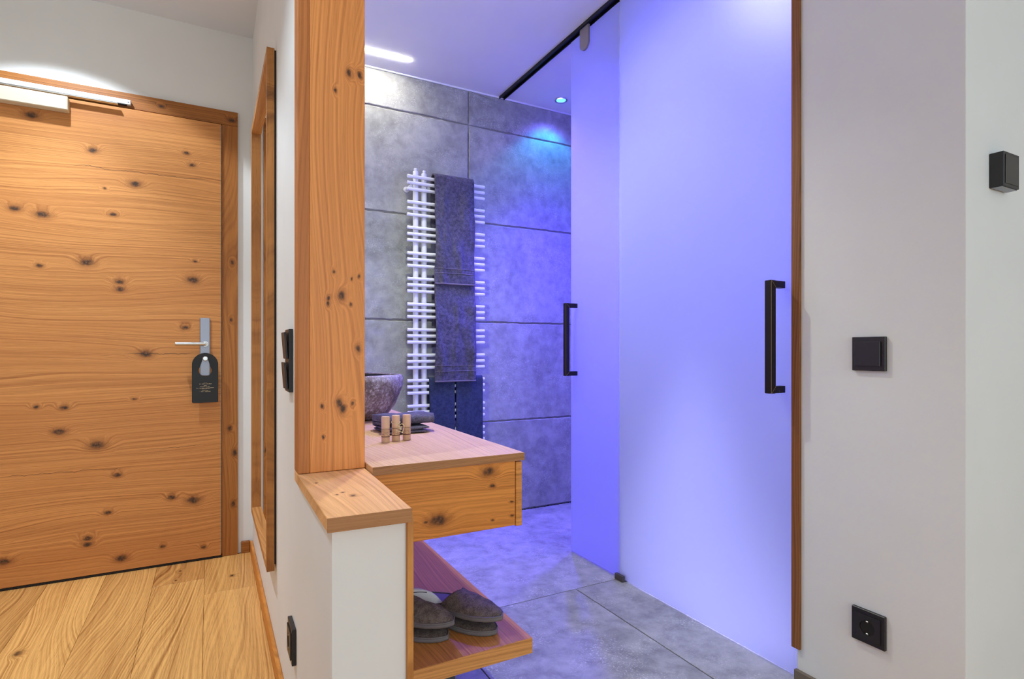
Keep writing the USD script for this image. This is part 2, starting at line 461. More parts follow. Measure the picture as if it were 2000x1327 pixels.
mat_grout_floor = plain("dark_floor_grout", lin(66, 65, 64), .9)
mat_black = plain("black_plastic", lin(34, 31, 33), .38)
mat_black_matt = plain("black_shadow_gap", lin(14, 12, 11), .7)  # near-black put into narrow gaps as their shade; also subfloor and socket wells
mat_bronze = plain("dark_bronze", lin(38, 32, 30), .42, .6, bump=(260, .12, .001))
mat_bronze_edge = plain("rubbed_bronze_edge", lin(128, 104, 74), .4, .7)
mat_steel = plain("brushed_steel", lin(200, 196, 190), .3, 1.0)
mat_steel_dark = plain("satin_steel", lin(150, 150, 158), .4, .9)
mat_clip = plain("nickel_clip", lin(138, 128, 128), .45, .25)
mat_white = plain("white_enamel", lin(236, 236, 238), .32)
mat_white_plastic = plain("white_plastic", lin(206, 194, 168), .45)
mat_mirror_glass = plain("mirror_silver", (.92, .93, .93), .0, 1.0)
mat_chrome_ring = plain("chrome_ring", (.75, .76, .8), .12, 1.0)
mat_towel = terry("towel_brown_grey", lin(66, 63, 74), lin(110, 106, 124))
mat_towel_dark = terry("towel_slate", lin(48, 54, 72), lin(70, 78, 100))
mat_towel_band = plain("towel_woven_band", lin(120, 110, 118), .9, bump=(500, .5, .002))
mat_towel_roll = terry("towel_charcoal", lin(70, 67, 78), lin(118, 113, 130))
mat_slipper = terry("slipper_plush", lin(88, 76, 70), lin(142, 126, 117))
mat_sole = plain("slipper_sole", lin(120, 112, 112), .75, bump=(400, .4, .002))
mat_insole = terry("slipper_insole", lin(70, 62, 60), lin(100, 90, 86))
mat_paper = plain("white_paper", lin(226, 222, 222), .7)
mat_ink = plain("dark_ink", lin(52, 48, 52), .7)
mat_kraft = plain("kraft_bottle", lin(206, 166, 122), .4)
mat_kraft_cap = plain("kraft_cap", lin(222, 182, 140), .45)
mat_kraft_print = plain("brown_print", lin(120, 80, 52), .5)
mat_tag_gold = plain("pale_gold", lin(236, 222, 170), .4, .3)
mat_tag_black = plain("black_card", lin(15, 12, 10), .5)
mat_tag_ink = plain("gold_print", lin(196, 170, 128), .5)
mat_track = plain("black_track", lin(16, 15, 18), .35, .4)
mat_base_right = plain("grey_brown_skirting", lin(112, 98, 84), .6, bump=(90, .2, .001))
mat_pedestal = plain("dark_grey_metal", lin(74, 73, 76), .6)


def emitter(name, color, strength):
    g = G(name)
    return g.finish("@" + g.add("emission", color=color, strength=strength) + ".emission")


mat_led = emitter("led_diffuser", (1.0, .97, .86), 125.0)
mat_spot_lens = emitter("spot_lens", (.12, .55, 1.0), 2.5)


def basin_stone():
    g = G("river_stone")
    pos = "@" + g.add("geometry") + ".position"
    big = g.noise(pos, 9, 4, .6, .6)
    fine = g.noise(pos, 95, 6, .78)
    col = g.ramp(big, [(.34, lin(78, 70, 62)), (.5, lin(120, 100, 94)), (.64, lin(164, 152, 148))])
    col = g.mix("mix", g.math("multiply", g.maprange(fine, .5, .62, 0, .8), g.maprange(big, .38, .6, .25, 1.0)), col, lin(214, 208, 208))
    col = g.mix("multiply", g.maprange(fine, .46, .34, 0, .7), col, (.3, .28, .28))
    return g.done(base_color=col, roughness=.6, normal=g.bump(fine, .7, .006))


mat_basin = basin_stone()
mat_basin_in = plain("polished_stone", lin(34, 31, 33), .25)


def frosted():
    g = G("frosted_glass")
    p = "@" + g.add("principled_bsdf", base_color=(.86, .88, 1.0), roughness=.62, ior=1.3, transmission_weight=1.0, specular_ior_level=.3) + ".BSDF"
    d = "@" + g.add("diffuse_bsdf", color=(.80, .82, .86)) + ".BSDF"
    t = "@" + g.add("translucent_bsdf", color=(.80, .82, .95)) + ".BSDF"
    m = "@" + g.add("mix_closure", fac=.40, closure1=p, closure2=t) + ".closure"
    return g.finish("@" + g.add("mix_closure", fac=.12, closure1=m, closure2=d) + ".closure")


mat_glass = frosted()

# ------------------------------------------------------------------ the room shell
XP0, XP1 = .187, .320          # partition wall between hall and bathroom
YB = 3.065                     # tiled back wall
XG = 1.576                     # glass front face
Y0 = .659                      # corner of the right wall


def structure(name, mesh, look, label, cat):
    return solo(name, mesh, look, label, cat, smooth=False, kind="structure")


structure("ceiling", rbox(-1.2, 3.4, -3.1, 3.3, H, H + .1, 0), mat_ceiling, "smooth white ceiling over the hall and the bathroom", "ceiling")
structure("wall_back", rbox(-1.2, .25, 3.075, 3.2, 0, H, 0), mat_wall, "white plaster wall around the entrance door", "wall")
yz = sg.Polygon([(1.01, 0), (3.075, 0), (3.075, H), (1.42, H), (1.42, .690), (1.01, .690)])
part_wall = extrude(yz, XP1 - XP0, np.array([[0, 0, 1, XP0], [1, 0, 0, 0], [0, 1, 0, 0], [0, 0, 0, 1.0]]))
structure("wall_partition", part_wall, mat_wall, "white plaster partition carrying the mirror, ending in a low wall stub", "wall")
structure("wall_right", rbox(XG - .001, 3.3, Y0, 1.092, 0, H, .001), mat_wall_cool, "pale grey plaster wall with light switch and socket", "wall")
structure("wall_left", rbox(-1.2, -1.1, -3.0, 3.075, 0, H, 0), mat_wall, "white plaster wall on the far left of the hall", "wall")
structure("wall_front", trimesh.util.concatenate([rbox(-1.2, -.95, -3.1, -3.0, 0, H, 0), rbox(2.15, 3.3, -3.1, -3.0, 0, H, 0), rbox(-.95, 2.15, -3.1, -3.0, 0, .12, 0), rbox(-.95, 2.15, -3.1, -3.0, 2.42, H, 0)]), mat_wall, "unseen white bedroom wall with a wide opening shaped to the light behind the camera", "wall")  # out of view; opening sized to the area light before it
structure("wall_side", rbox(3.2, 3.3, -3.0, Y0, 0, H, 0), mat_wall, "white bedroom side wall", "wall")
structure("wall_shower_side", rbox(2.75, 2.85, 1.092, 3.075, 0, H, 0), mat_wall_cool, "white end wall of the shower and toilet rooms", "wall")
structure("wall_shower_divider", rbox(XG + .0095, 2.75, 1.934, 1.946, 0, H, 0), mat_wall_cool, "unseen thin white partition between shower and toilet, placed for the brightness step in the frosted glass", "wall")  # unseen; stands where the glass changes brightness

# tiled back wall of the bathroom
wt = thing("wall_bathroom", "grey concrete-look tiled wall behind the towel radiator", "wall", (0, YB, 0), kind="structure")
part(wt, "grout", rbox(XP1, 2.75, YB + .006, 3.2, 0, H, 0), mat_grout, False)
zs = [0.002, .567, 1.171, 1.769, 2.345, 2.553]
xs = [XP1 + .002, 1.356, 2.556, 2.748]
MW = np.array([[1, 0, 0, 0], [0, 0, -1, YB + .006], [0, 1, 0, 0], [0, 0, 0, 1.0]])
sd = 0
for j in range(5):
    for i in range(3):
        sd += 1
        part(wt, "tile", slab_tile(xs[i] + .0006, xs[i + 1] - .0006, zs[j] + .0010, zs[j + 1] - .0010, .0060, .0052, .0026, sd, MW), mat_tile, False)
structure("trim_1", rbox(XP1, 2.75, YB - .007, YB, H - .009, H, .001), mat_white, "thin white bead along the top of the tiled wall", "trim")

# bathroom floor tiles
ft = thing("floor_bathroom", "grey concrete-look tiled bathroom floor", "floor", (0, 0, 0), kind="structure")
part(ft, "grout", rbox(XP1, 2.75, .95, YB, -.06, -.002, 0), mat_grout_floor, False)
for a0, a1, b0, b1 in [(XP1, .87, 1.943, YB), (.87, 2.07, 1.943, YB), (2.07, 2.75, 1.943, YB), (XP1, .75, .95, 1.943), (.75, 1.35, .95, 1.943), (1.35, 1.95, .95, 1.943), (1.95, 2.75, .95, 1.943)]:
    sd += 1
    part(ft, "tile", slab_tile(a0 + .0017, a1 - .0017, b0 + .0017, b1 - .0017, .010, .0004, .0009, sd, np.array([[1, 0, 0, 0], [0, 1, 0, 0], [0, 0, 1, -.010], [0, 0, 0, 1.0]])), mat_floor_tile, False)

# oak plank floor of the hall and bedroom
fl = thing("floor", "honey oak plank floor of the hall", "floor", (0, 0, 0), kind="structure")
part(fl, "subfloor", [rbox(-1.1, XP0, -3, 3.075, -.06, -.012, 0), rbox(XP0, 3.2, -3, .95, -.06, -.012, 0)], mat_black_matt, False)
cols = [-1.1, -1.01, -.81, -.61, -.406, -.215, -.022, XP0 - .012]
breaks = [[.9], [1.6, -.5], [1.9, 0], [.7, -1.2], [1.2, -.7], [2.803, .9, -1.0], [2.62, .5, -1.4]]
r7 = random.Random(5)
x = XP0 - .012
while x < 3.19:
    cols.append(min(x + .197, 3.2))
    breaks.append([r7.uniform(-.4, .4), r7.uniform(-2.2, -1.2)])
    x = cols[-1]
for i in range(len(cols) - 1):
    top = 3.07 if i < 7 else .948
    ys = [top] + [b for b in breaks[i] if b < top - .1] + [-3.0]
    for a, b in zip(ys[:-1], ys[1:]):
        tone_of = {(2, 3.07): 2, (3, 3.07): 1, (4, 3.07): 0, (5, 3.07): 4, (5, 2.803): 0, (6, 3.07): 0, (6, 2.62): 3, (1, 3.07): 3}.get((i, a), r7.randrange(4))
        part(fl, "plank", rbox(cols[i] + .0004, cols[i + 1] - .0004, b + .0004, a - .0004, -.012, 0, .0009), mat_planks[tone_of], False)

# skirting boards
structure("baseboard_left", rbox(XP0 - .013, XP0, 1.01, 3.061, 0, .058, .003), mat_skirt, "slim oak skirting along the foot of the mirror wall", "skirting board")
structure("baseboard_back", rbox(.134, XP0 - .013, 3.061, 3.075, 0, .058, .003), mat_casing_h, "short oak skirting piece between door frame and corner", "skirting board")
structure("baseboard_right", rbox(XG - .013, XG - .001, Y0, 1.095, 0, .031, .001), mat_base_right, "low grey-brown skirting under the socket wall", "skirting board")
structure("trim_2", rbox(XG - .010, XG - .001, 1.078, 1.106, .094, H, .001), mat_trim, "tall thin brown oak strip where the frosted glass meets the right wall", "trim")
tr = thing("trim_3", "black ceiling track that the frosted glass doors hang from", "track", (1.573, 2.0, H), kind="structure")
part(tr, "track_profile", [rbox(1.556, 1.561, 1.093, YB - .008, H - .016, H, .0008), rbox(1.586, 1.592, 1.093, YB - .008, H - .016, H, .0008), rbox(1.561, 1.586, 1.093, YB - .008, H - .005, H, .0005)], mat_track, False)

# ------------------------------------------------------------------ entrance door
YD = 3.048
dr = thing("door_1", "knotty oak entrance door in an oak frame", "door", (-.42, YD, 0), kind="structure")
part(dr, "door_leaf", rbox(-.88, .047, YD, YD + .025, .012, 2.092, .0015), mat_door, False)
part(dr, "threshold_gap", rbox(-.88, .05, YD + .004, YD + .026, .0005, .011, 0), mat_black_matt, False)  # black strip standing for the shade under the door
part(dr, "frame_head", rbox(-.95, .1195, 3.058, 3.0755, 2.097, 2.166, .001), mat_casing_h, False)
part(dr, "frame_jamb", rbox(.0505, .1195, 3.0585, 3.0755, .001, 2.0965, .001), mat_casing_v, False)
part(dr, "frame_jamb", rbox(-.95, -.884, 3.0585, 3.0755, .001, 2.0965, .001), mat_casing_v, False)
hd = part(dr, "handle_plate", rbox(-.043, .0, YD - .009, YD - .0002, .878, 1.155, .003), mat_steel_dark, label="satin steel handle plate")
lever = [lathe(rod(.0085, .048), 20, (-.020, YD - .054, 1.031), "y"), lathe(rod(.0085, .125), 20, (-.142, YD - .048, 1.031), "x"), lathe(rod(.013, .006, .001), 24, (-.020, YD - .0145, 1.031), "y")]
part(hd, "lever", lever, mat_steel, label="polished steel lever")
part(hd, "thumb_turn", [lathe(rod(.0115, .026, .003), 24, (-.020, YD - .034, .962), "y")], mat_steel, label="round steel thumb turn")
cl = part(dr, "door_closer", rbox(-.88, -.535, YD - .045, YD - .0003, 2.026, 2.085, .003), mat_white_plastic, label="cream box of the overhead door closer")
rail = [rbox(-.88, -.315, 3.036, 3.0578, 2.106, 2.128, .0015)]
part(dr, "slide_rail", rail, plain("rail_white", lin(196, 196, 198), .4), label="white slide rail of the door closer")
part(dr, "rail_slot", rbox(-.86, -.330, 3.037, 3.052, 2.1035, 2.1058, .0004), mat_black_matt, False)
part(dr, "rail_screw", lathe(rod(.0028, .0015, .0004), 12, (-.324, 3.0346, 2.117), "y"), mat_steel_dark)
arm = rbox(-.78, -.36, 3.012, 3.030, 2.0925, 2.0985, .001)
part(dr, "closer_arm", arm, mat_steel, False)

# door hanger sign on the thumb turn
def hanger_sign():
    top = sg.Point(0, 0).buffer(.0545, 32)
    body = top.union(sg.Polygon([(-.0545, 0), (.0545, 0), (.0545, -.18), (-.0545, -.18)]))
    body = body.buffer(-.006).buffer(.006)
    hole = sg.Point(0, -.028).buffer(.027, 24).union(sg.Polygon([(-.0265, -.026), (.0265, -.026), (.0135, .017), (-.0135, .017)])).union(sg.Point(0, .017).buffer(.0135, 24))
    c = thing("door_hanger_sign", "black card hanger sign with gold print on the door handle", "sign", (-.020, YD - .026, .955))
    M = frame_xz(YD - .024)
    M[0, 3], M[2, 3] = -.0205, .9335
    part(c, "card", extrude(body.difference(hole), .0012, M), mat_tag_black, False)
    # illegible lines of gold print, as blocks of the length the photograph shows
    r = random.Random(3)
    rows = [(-.0885, .012, .0022), (-.0925, .049, .0025), (-.101, .012, .0022), (-.1045, .043, .0022), (-.1115, .075, .0022), (-.1155, .035, .0020), (-.1245, .026, .0020), (-.1285, .044, .0024)]
    marks = []
    for z, w, h in rows:
        x = -w / 2
        while x < w / 2:
            l = r.uniform(.0012, .0024)
            if r.random() < .82:
                marks.append(rbox(-.0205 + x, -.0205 + x + l * .8, YD - .0256, YD - .0251, .9335 + z, .9335 + z + h * r.uniform(.6, 1), 0))
            x += l
    part(c, "print", marks, mat_tag_ink, False, kind="stuff")


hanger_sign()

# ------------------------------------------------------------------ mirror on the partition wall
mi = thing("wall_mirror", "tall oak-framed mirror hanging on the hall partition wall", "mirror", (XP0, 2.32, .29))
MX0, MX1, MY0, MY1, MZ0, MZ1 = .1585, .1815, 1.940, 2.705, .294, 1.968
part(mi, "frame_side", rbox(MX0, MX1, MY0, MY0 + .024, MZ0, MZ1, .001), mat_mirror_v, False)
part(mi, "frame_side", rbox(MX0, MX1, MY1 - .024, MY1, MZ0, MZ1, .001), mat_mirror_v, False)
part(mi, "frame_rail", rbox(MX0, MX1, MY0 + .0243, MY1 - .0243, MZ1 - .024, MZ1, .001), mat_mirror_h, False)
part(mi, "frame_rail", rbox(MX0, MX1, MY0 + .0243, MY1 - .0243, MZ0, MZ0 + .024, .001), mat_mirror_h, False)
part(mi, "mirror_glass", rbox(.1777, .1813, MY0 + .020, MY1 - .020, MZ0 + .020, MZ1 - .020, 0), mat_mirror_glass, False)
part(mi, "backing", rbox(.1818, .1868, MY0 + .006, MY1 - .02, MZ0 + .02, MZ1 - .004, 0), mat_black_matt, False)  # its black stands for the shadow gap between frame and wall

# ------------------------------------------------------------------ post, ledge, cladding
po = thing("oak_post", "floor-to-ceiling oak post with small knots above the ledge", "post", (.254, 1.375, .717))
part(po, "edge_strip", rbox(.1765, .2025, 1.362, 1.4185, .7165, H - .001, .0012), mat_post_edge, False)
part(po, "board", rbox(.2027, .3295, 1.362, 1.4185, .7165, H - .001, .0012), mat_post, False)
lg = thing("oak_ledge", "thick oak ledge board capping the low white wall at the foot of the post", "ledge", (.25, 1.2, .69))
part(lg, "board", prism([(.1745, .9838), (.321, .9768), (.3305, 1.418), (.1770, 1.418)], .6905, .7155, .0012), mat_ledge, False)
part(lg, "front_edge", prism([(.1745, .9820), (.321, .9750), (.321, .9766), (.1745, .9836)], .6906, .7153, .0003), mat_edge_x, False)
solo("oak_cladding_panel", rbox(XP1 + .0003, .3318, 1.0, 1.306, .001, .690, .001), mat_panel, "narrow upright oak panel edge on the right side of the low white wall", "panel", smooth=False)

# ------------------------------------------------------------------ vanity
CX = .7385
va = thing("vanity_cabinet", "wall-hung oak cabinet with knotty side under the counter", "cabinet", (.53, 2.1, .535))
part(va, "side_panel", rbox(.3325, .7150, 1.310, 1.330, .535, .7065, .001), mat_side, False)
part(va, "drawer_front", rbox(.7165, .7350, 1.3085, 2.16, .532, .7035, .0012), mat_front, False)
part(va, "drawer_front", rbox(.7165, .7350, 2.163, 3.03, .532, .7035, .0012), mat_front, False)
part(va, "side_panel", rbox(.3325, .7150, 3.01, 3.03, .535, .7065, .001), mat_side, False)
part(va, "bottom_panel", rbox(.3325, .7150, 1.3305, 3.0095, .536, .552, .001), mat_side, False)
vc = thing("vanity_counter", "oak counter top carrying the stone basin and toiletries", "counter", (.535, 2.1, .7075))
part(vc, "board", rbox(.3325, CX, 1.3015, 3.055, .7075, .728, .0012), mat_top, False)
part(vc, "front_edge", rbox(.3325, CX, 1.3000, 1.3013, .7076, .7278, .0003), mat_edge_x, False)
sf = thing("low_shelf", "low oak shelf with slippers under the vanity", "shelf", (.545, 2.1, .192))
part(sf, "board", rbox(.3325, .758, 1.2936, 3.055, .192, .233, .0012), mat_shelf, False)
part(sf, "front_edge", rbox(.3325, .758, 1.2920, 1.2934, .1922, .2328, .0003), mat_shelf_edge, False)
solo("shelf_support", rbox(.42, .622, 1.50, 1.62, .0005, .1915, .002), mat_pedestal, "dark grey support block beneath the low shelf", "support", smooth=False)


# ------------------------------------------------------------------ stone basin
def basin():
    cx, cy, z0 = .50, 2.275, .728
    prof = [(0, 0), (.105, 0), (.128, .006), (.150, .028), (.174, .065), (.193, .105), (.2015, .135), (.2010, .155), (.195, .170), (.185, .1765), (.175, .1740), (.168, .162), (.158, .12), (.13, .065), (.07, .038), (0, .03)]
    t = np.linspace(0, len(prof) - 1, 70)
    p = np.array(prof)
    pr = np.stack([np.interp(t, range(len(p)), p[:, 0]), np.interp(t, range(len(p)), p[:, 1])], 1)
    n = 96
    th = np.linspace(0, 2 * math.pi, n, endpoint=False)
    V = np.stack([np.outer(pr[:, 0], np.cos(th)), np.outer(pr[:, 0], np.sin(th)), np.repeat(pr[:, 1:2], n, 1)], 2)
    d = meshkit.fbm(V.reshape(-1, 3) * 9, 3, 4).reshape(len(pr), n) - .5
    d2 = meshkit.fbm(V.reshape(-1, 3) * 60, 3, 9).reshape(len(pr), n) - .5
    inside = np.clip((t - 10) / 2, 0, 1)[:, None]
    k = 1 + (1 - inside) * (d * .10 + d2 * .035) + inside * d * .08
    V[..., 0] *= k
    V[..., 1] *= k
    V[..., 2] += (pr[:, 1:2] > .12) * d * .012
    idx = np.arange(len(pr) * n).reshape(len(pr), n)
    a, b = idx[:-1], idx[1:]
    a2, b2 = np.roll(a, -1, 1), np.roll(b, -1, 1)
    f = np.concatenate([np.stack([a, a2, b2], 2).reshape(-1, 3), np.stack([a, b2, b], 2).reshape(-1, 3)])
    V = V.reshape(-1, 3) + (cx, cy, z0 + .0005)
    cut = int(len(pr) * 10.2 / 15)
    fo = f[(f // n).max(1) <= cut]
    fi = f[(f // n).max(1) > cut]
    out, inn = trimesh.Trimesh(V, fo), trimesh.Trimesh(V, fi)
    b = thing("stone_basin", "rough grey-brown river stone wash basin on the oak counter", "basin", (cx, cy, z0))
    part(b, "bowl", out, mat_basin, True)
    part(b, "hollow", inn, mat_basin_in, True, label="dark polished inside of the basin")


basin()


# ------------------------------------------------------------------ folded towel behind the bottles
def fold_section(w, h, turns, t):
    """A flattened spiral, as a centre line in (s, z), outermost end last."""
    pts = []
    for a in np.linspace(0, turns * 2 * math.pi, int(turns * 40)):
        k = 1 - (turns * 2 * math.pi - a) / (2 * math.pi) * t / (h / 2)
        k = max(k, .08)
        hh = h / 2 * k
        ww = max(w / 2 - (h / 2 - hh), .01)
        c, s = math.cos(a), math.sin(a)
        pts.append((ww * np.sign(c) * abs(c) ** .55, hh * np.sign(s) * abs(s) ** .8))
    return np.array(pts)


def rolled(x0, x1, yc, zc, w, h, turns, t, seed, skew=0.0, wob=1.0):
    c = fold_section(w - t, h - t, turns, t * 1.05)
    nx = 40
    xsn = np.linspace(x0, x1, nx)
    P = np.zeros((nx, len(c), 3))
    for i, x in enumerate(xsn):
        P[i, :, 0] = x + .006 * np.sin(c[:, 0] * 60 + seed)
        P[i, :, 1] = yc + c[:, 0] + skew * (x - x0)
        P[i, :, 2] = zc + c[:, 1]
    n = meshkit.fbm(P.reshape(-1, 3) * 28, 3, seed).reshape(nx, len(c)) - .5
    P[..., 2] += n * .007 * wob
    P[..., 1] += n * .006 * wob
    return sheet(P, t * .86)


def fold_layer(x0, x1, yc, w, z0, z1, seed):
    """One soft rounded layer of a folded towel, lofted along x."""
    n, m = 30, 40
    xs_ = x0 + (x1 - x0) * (.5 - .5 * np.cos(np.linspace(0, math.pi, n)))
    V = []
    for x in xs_:
        e = 1 - abs((x - x0) / (x1 - x0) * 2 - 1) ** 8
        e = max(e, .02) ** .5
        for a in np.linspace(0, 2 * math.pi, m, endpoint=False):
            c, q = math.cos(a), math.sin(a)
            V.append((x, yc + (w / 2 - .006 * (1 - e)) * np.sign(c) * abs(c) ** .35, (z0 + z1) / 2 + (z1 - z0) / 2 * e * np.sign(q) * abs(q) ** .6))
    V = np.array(V)
    nn = meshkit.fbm(V * 34, 3, seed) - .5
    V[:, 1] += nn * .008
    V[:, 0] += (meshkit.fbm(V * 30 + 7, 2, seed) - .5) * .004
    V[:, 2] = np.maximum(V[:, 2] + nn * .003, .7283)
    idx = np.arange(n * m).reshape(n, m)
    a, b = idx[:-1], idx[1:]
    a2, b2 = np.roll(a, -1, 1), np.roll(b, -1, 1)
    f = [np.stack([a, a2, b2], 2).reshape(-1, 3), np.stack([a, b2, b], 2).reshape(-1, 3)]
    V = np.vstack([V, V[:m].mean(0), V[-m:].mean(0)])
    k = np.arange(m)
    f += [np.stack([np.roll(k, -1), k, np.full(m, n * m)], 1), np.stack([k + (n - 1) * m, np.roll(k, -1) + (n - 1) * m, np.full(m, n * m + 1)], 1)]
    t = trimesh.Trimesh(V, np.vstack(f), process=False)
    trimesh.repair.fix_normals(t)
    return t


ft_ = thing("folded_towel", "charcoal towel rolled and folded on the counter behind the bottles", "towel", (.57, 1.85, .728))
part(ft_, "upper_fold", rolled(.487, .668, 1.850, .7730, .150, .044, 1.9, .0105, 3), mat_towel_roll, True)
part(ft_, "lower_fold", [fold_layer(.494, .634, 1.842, .160, .7284, .7396, 8), fold_layer(.490, .642, 1.846, .164, .7394, .7510, 9)], mat_towel_roll, True)


# ------------------------------------------------------------------ toiletry bottles and the heart tag
def bottle(x, y, label, rot):
    z = .728
    b = thing("toiletry_bottle", label, "bottle", (x, y, z), group="kraft toiletry bottles on the counter")
    body = [(0, 0.0003), (.0100, .0003), (.0121, .0012), (.0121, .0430), (.0116, .0436), (0, .0436)]
    cap = [(0, .0438), (.0118, .0438), (.0122, .0444), (.0122, .0755), (.0114, .0772), (0, .0776)]
    bd = part(b, "body", lathe(body, 32, (x, y, z)), mat_kraft)
    ring = lambda a, c: lathe([(.0122, a), (.01235, a), (.01235, c), (.0122, c), (.0122, a)], 32, (x, y, z))
    pr = [ring(.0170, .0200), ring(.0385, .0398), ring(.0345, .0350)]
    r = random.Random(int(x * 1000))
    for row, zz in enumerate((.0225, .0250, .0275, .0305)):
        for k in range(9):
            if r.random() < .7:
                a = rot + (k - 4) * .19 + r.uniform(-.03, .03)
                m = rbox(-.0008, .0008, -.0002, .0002, -.0006, .0006, 0)
                m.apply_transform(trimesh.transformations.rotation_matrix(a + math.pi / 2, [0, 0, 1]))
                m.apply_translation((x + .0122 * math.cos(a), y + .0122 * math.sin(a), z + zz))
                pr.append(m)
    part(bd, "print", pr, mat_kraft_print, False)
    part(b, "cap", lathe(cap, 32, (x, y, z)), mat_kraft_cap)


FACE = math.radians(-106)
bottle(.456, 1.634, "leftmost of the three small kraft toiletry bottles on the counter", FACE)
bottle(.491, 1.648, "middle small kraft bottle with the heart tag tied round it", FACE)
bottle(.526, 1.652, "rightmost of the three small kraft toiletry bottles on the counter", FACE)


def tube_path(pts, r, n=8, closed=False):
    pts = np.asarray(pts, float)
    if closed:
        pts = np.vstack([pts, pts[:1], pts[1:2]])
    tan = np.gradient(pts, axis=0)
    tan /= np.linalg.norm(tan, axis=1, keepdims=True)
    ref = np.array([0.0, 0.0, 1.0])
    rings = []
    for p, t in zip(pts, tan):
        a = np.cross(t, ref if abs(t[2]) < .9 else np.array([1.0, 0, 0]))
        a /= np.linalg.norm(a)
        b = np.cross(t, a)
        th = np.linspace(0, 2 * math.pi, n, endpoint=False)
        rings.append(p + r * (np.outer(np.cos(th), a) + np.outer(np.sin(th), b)))
    V = np.vstack(rings)
    idx = np.arange(len(V)).reshape(len(pts), n)
    a, b = idx[:-1], idx[1:]
    a2, b2 = np.roll(a, -1, 1), np.roll(b, -1, 1)
    f = np.concatenate([np.stack([a, a2, b2], 2).reshape(-1, 3), np.stack([a, b2, b], 2).reshape(-1, 3)])
    m = trimesh.Trimesh(V, f, process=False)
    trimesh.repair.fix_normals(m)
    return m


def heart():
    c = np.array([.4998, 1.6315, .728 + .0395])
    ex = np.array([.88, -.474, 0.0])          # to the right along the row's front
    ez = np.array([0, 0, 1.0])
    ang = math.radians(28)
    u, v = ex * math.cos(ang) + ez * math.sin(ang), -ex * math.sin(ang) + ez * math.cos(ang)
    t = np.linspace(0, 2 * math.pi, 48, endpoint=False)
    hx, hy = 16 * np.sin(t) ** 3, 13 * np.cos(t) - 5 * np.cos(2 * t) - 2 * np.cos(3 * t) - np.cos(4 * t)
    k = .0135 / 16
    pt = lambda a, b: c + u * a + v * b
    ring = [pt(a * k, b * k * 1.05) for a, b in zip(hx, hy)]
    hh = thing("heart_tag", "pale gold filigree heart tag hanging on the middle bottle", "tag", tuple(c))
    part(hh, "heart_outline", tube_path(ring, .0011, 8, True), mat_tag_gold)
    cur = []
    for (a, b, r, s) in [(-.004, .004, .0034, 1), (.004, .0035, .0034, -1), (0, -.004, .0032, 1), (-.001, .0005, .0022, -1)]:
        th = np.linspace(0, 1.6 * 2 * math.pi, 30)
        cur.append(tube_path([pt(a + r * (1 - q / 14) * math.cos(s * q), b + r * (1 - q / 14) * math.sin(s * q)) for q in th], .0006, 6))
    part(hh, "filigree", cur, mat_tag_gold)
    th = np.linspace(0, 2 * math.pi, 32, endpoint=False)
    part(hh, "cord", tube_path([(.491 + .0131 * math.cos(q), 1.648 + .0131 * math.sin(q), .728 + .057 - .004 * math.cos(q - FACE)) for q in th], .0007, 6, True), mat_tag_gold)


heart()


# ------------------------------------------------------------------ towel radiator and its towels
ra = thing("towel_radiator", "tall white towel radiator of grouped bars on the tiled wall", "radiator", (1.18, YB, .45))
for xt, zt in ((1.001, 1.992), (1.050, 1.986)):
    tb = part(ra, "upright_tube", lathe(rod(.0155, zt - .440, .004), 24, (xt, 2.985, .440)), mat_white)
    part(tb, "vent_cap", lathe([(0, 0), (.0075, 0), (.0075, .006), (.0095, .008), (.0095, .014), (.006, .017), (0, .017)], 16, (xt, 2.985, zt)), mat_white)
for kx in range(11):
    for j in range(3):
        z = 1.953 - .1398 * kx - .0343 * j
        part(ra, "heating_bar", lathe(rod(.0092, .466, .003), 16, (.945, 2.9600, z), "x"), mat_white)
for xb in (.972, 1.074):
    for zb in (1.905, .535):
        part(ra, "wall_bracket", [lathe(rod(.009, .09, .002), 20, (xb, 2.974, zb), "y"), lathe(rod(.0165, .012, .002), 20, (xb, YB - .0125, zb), "y")], mat_white)


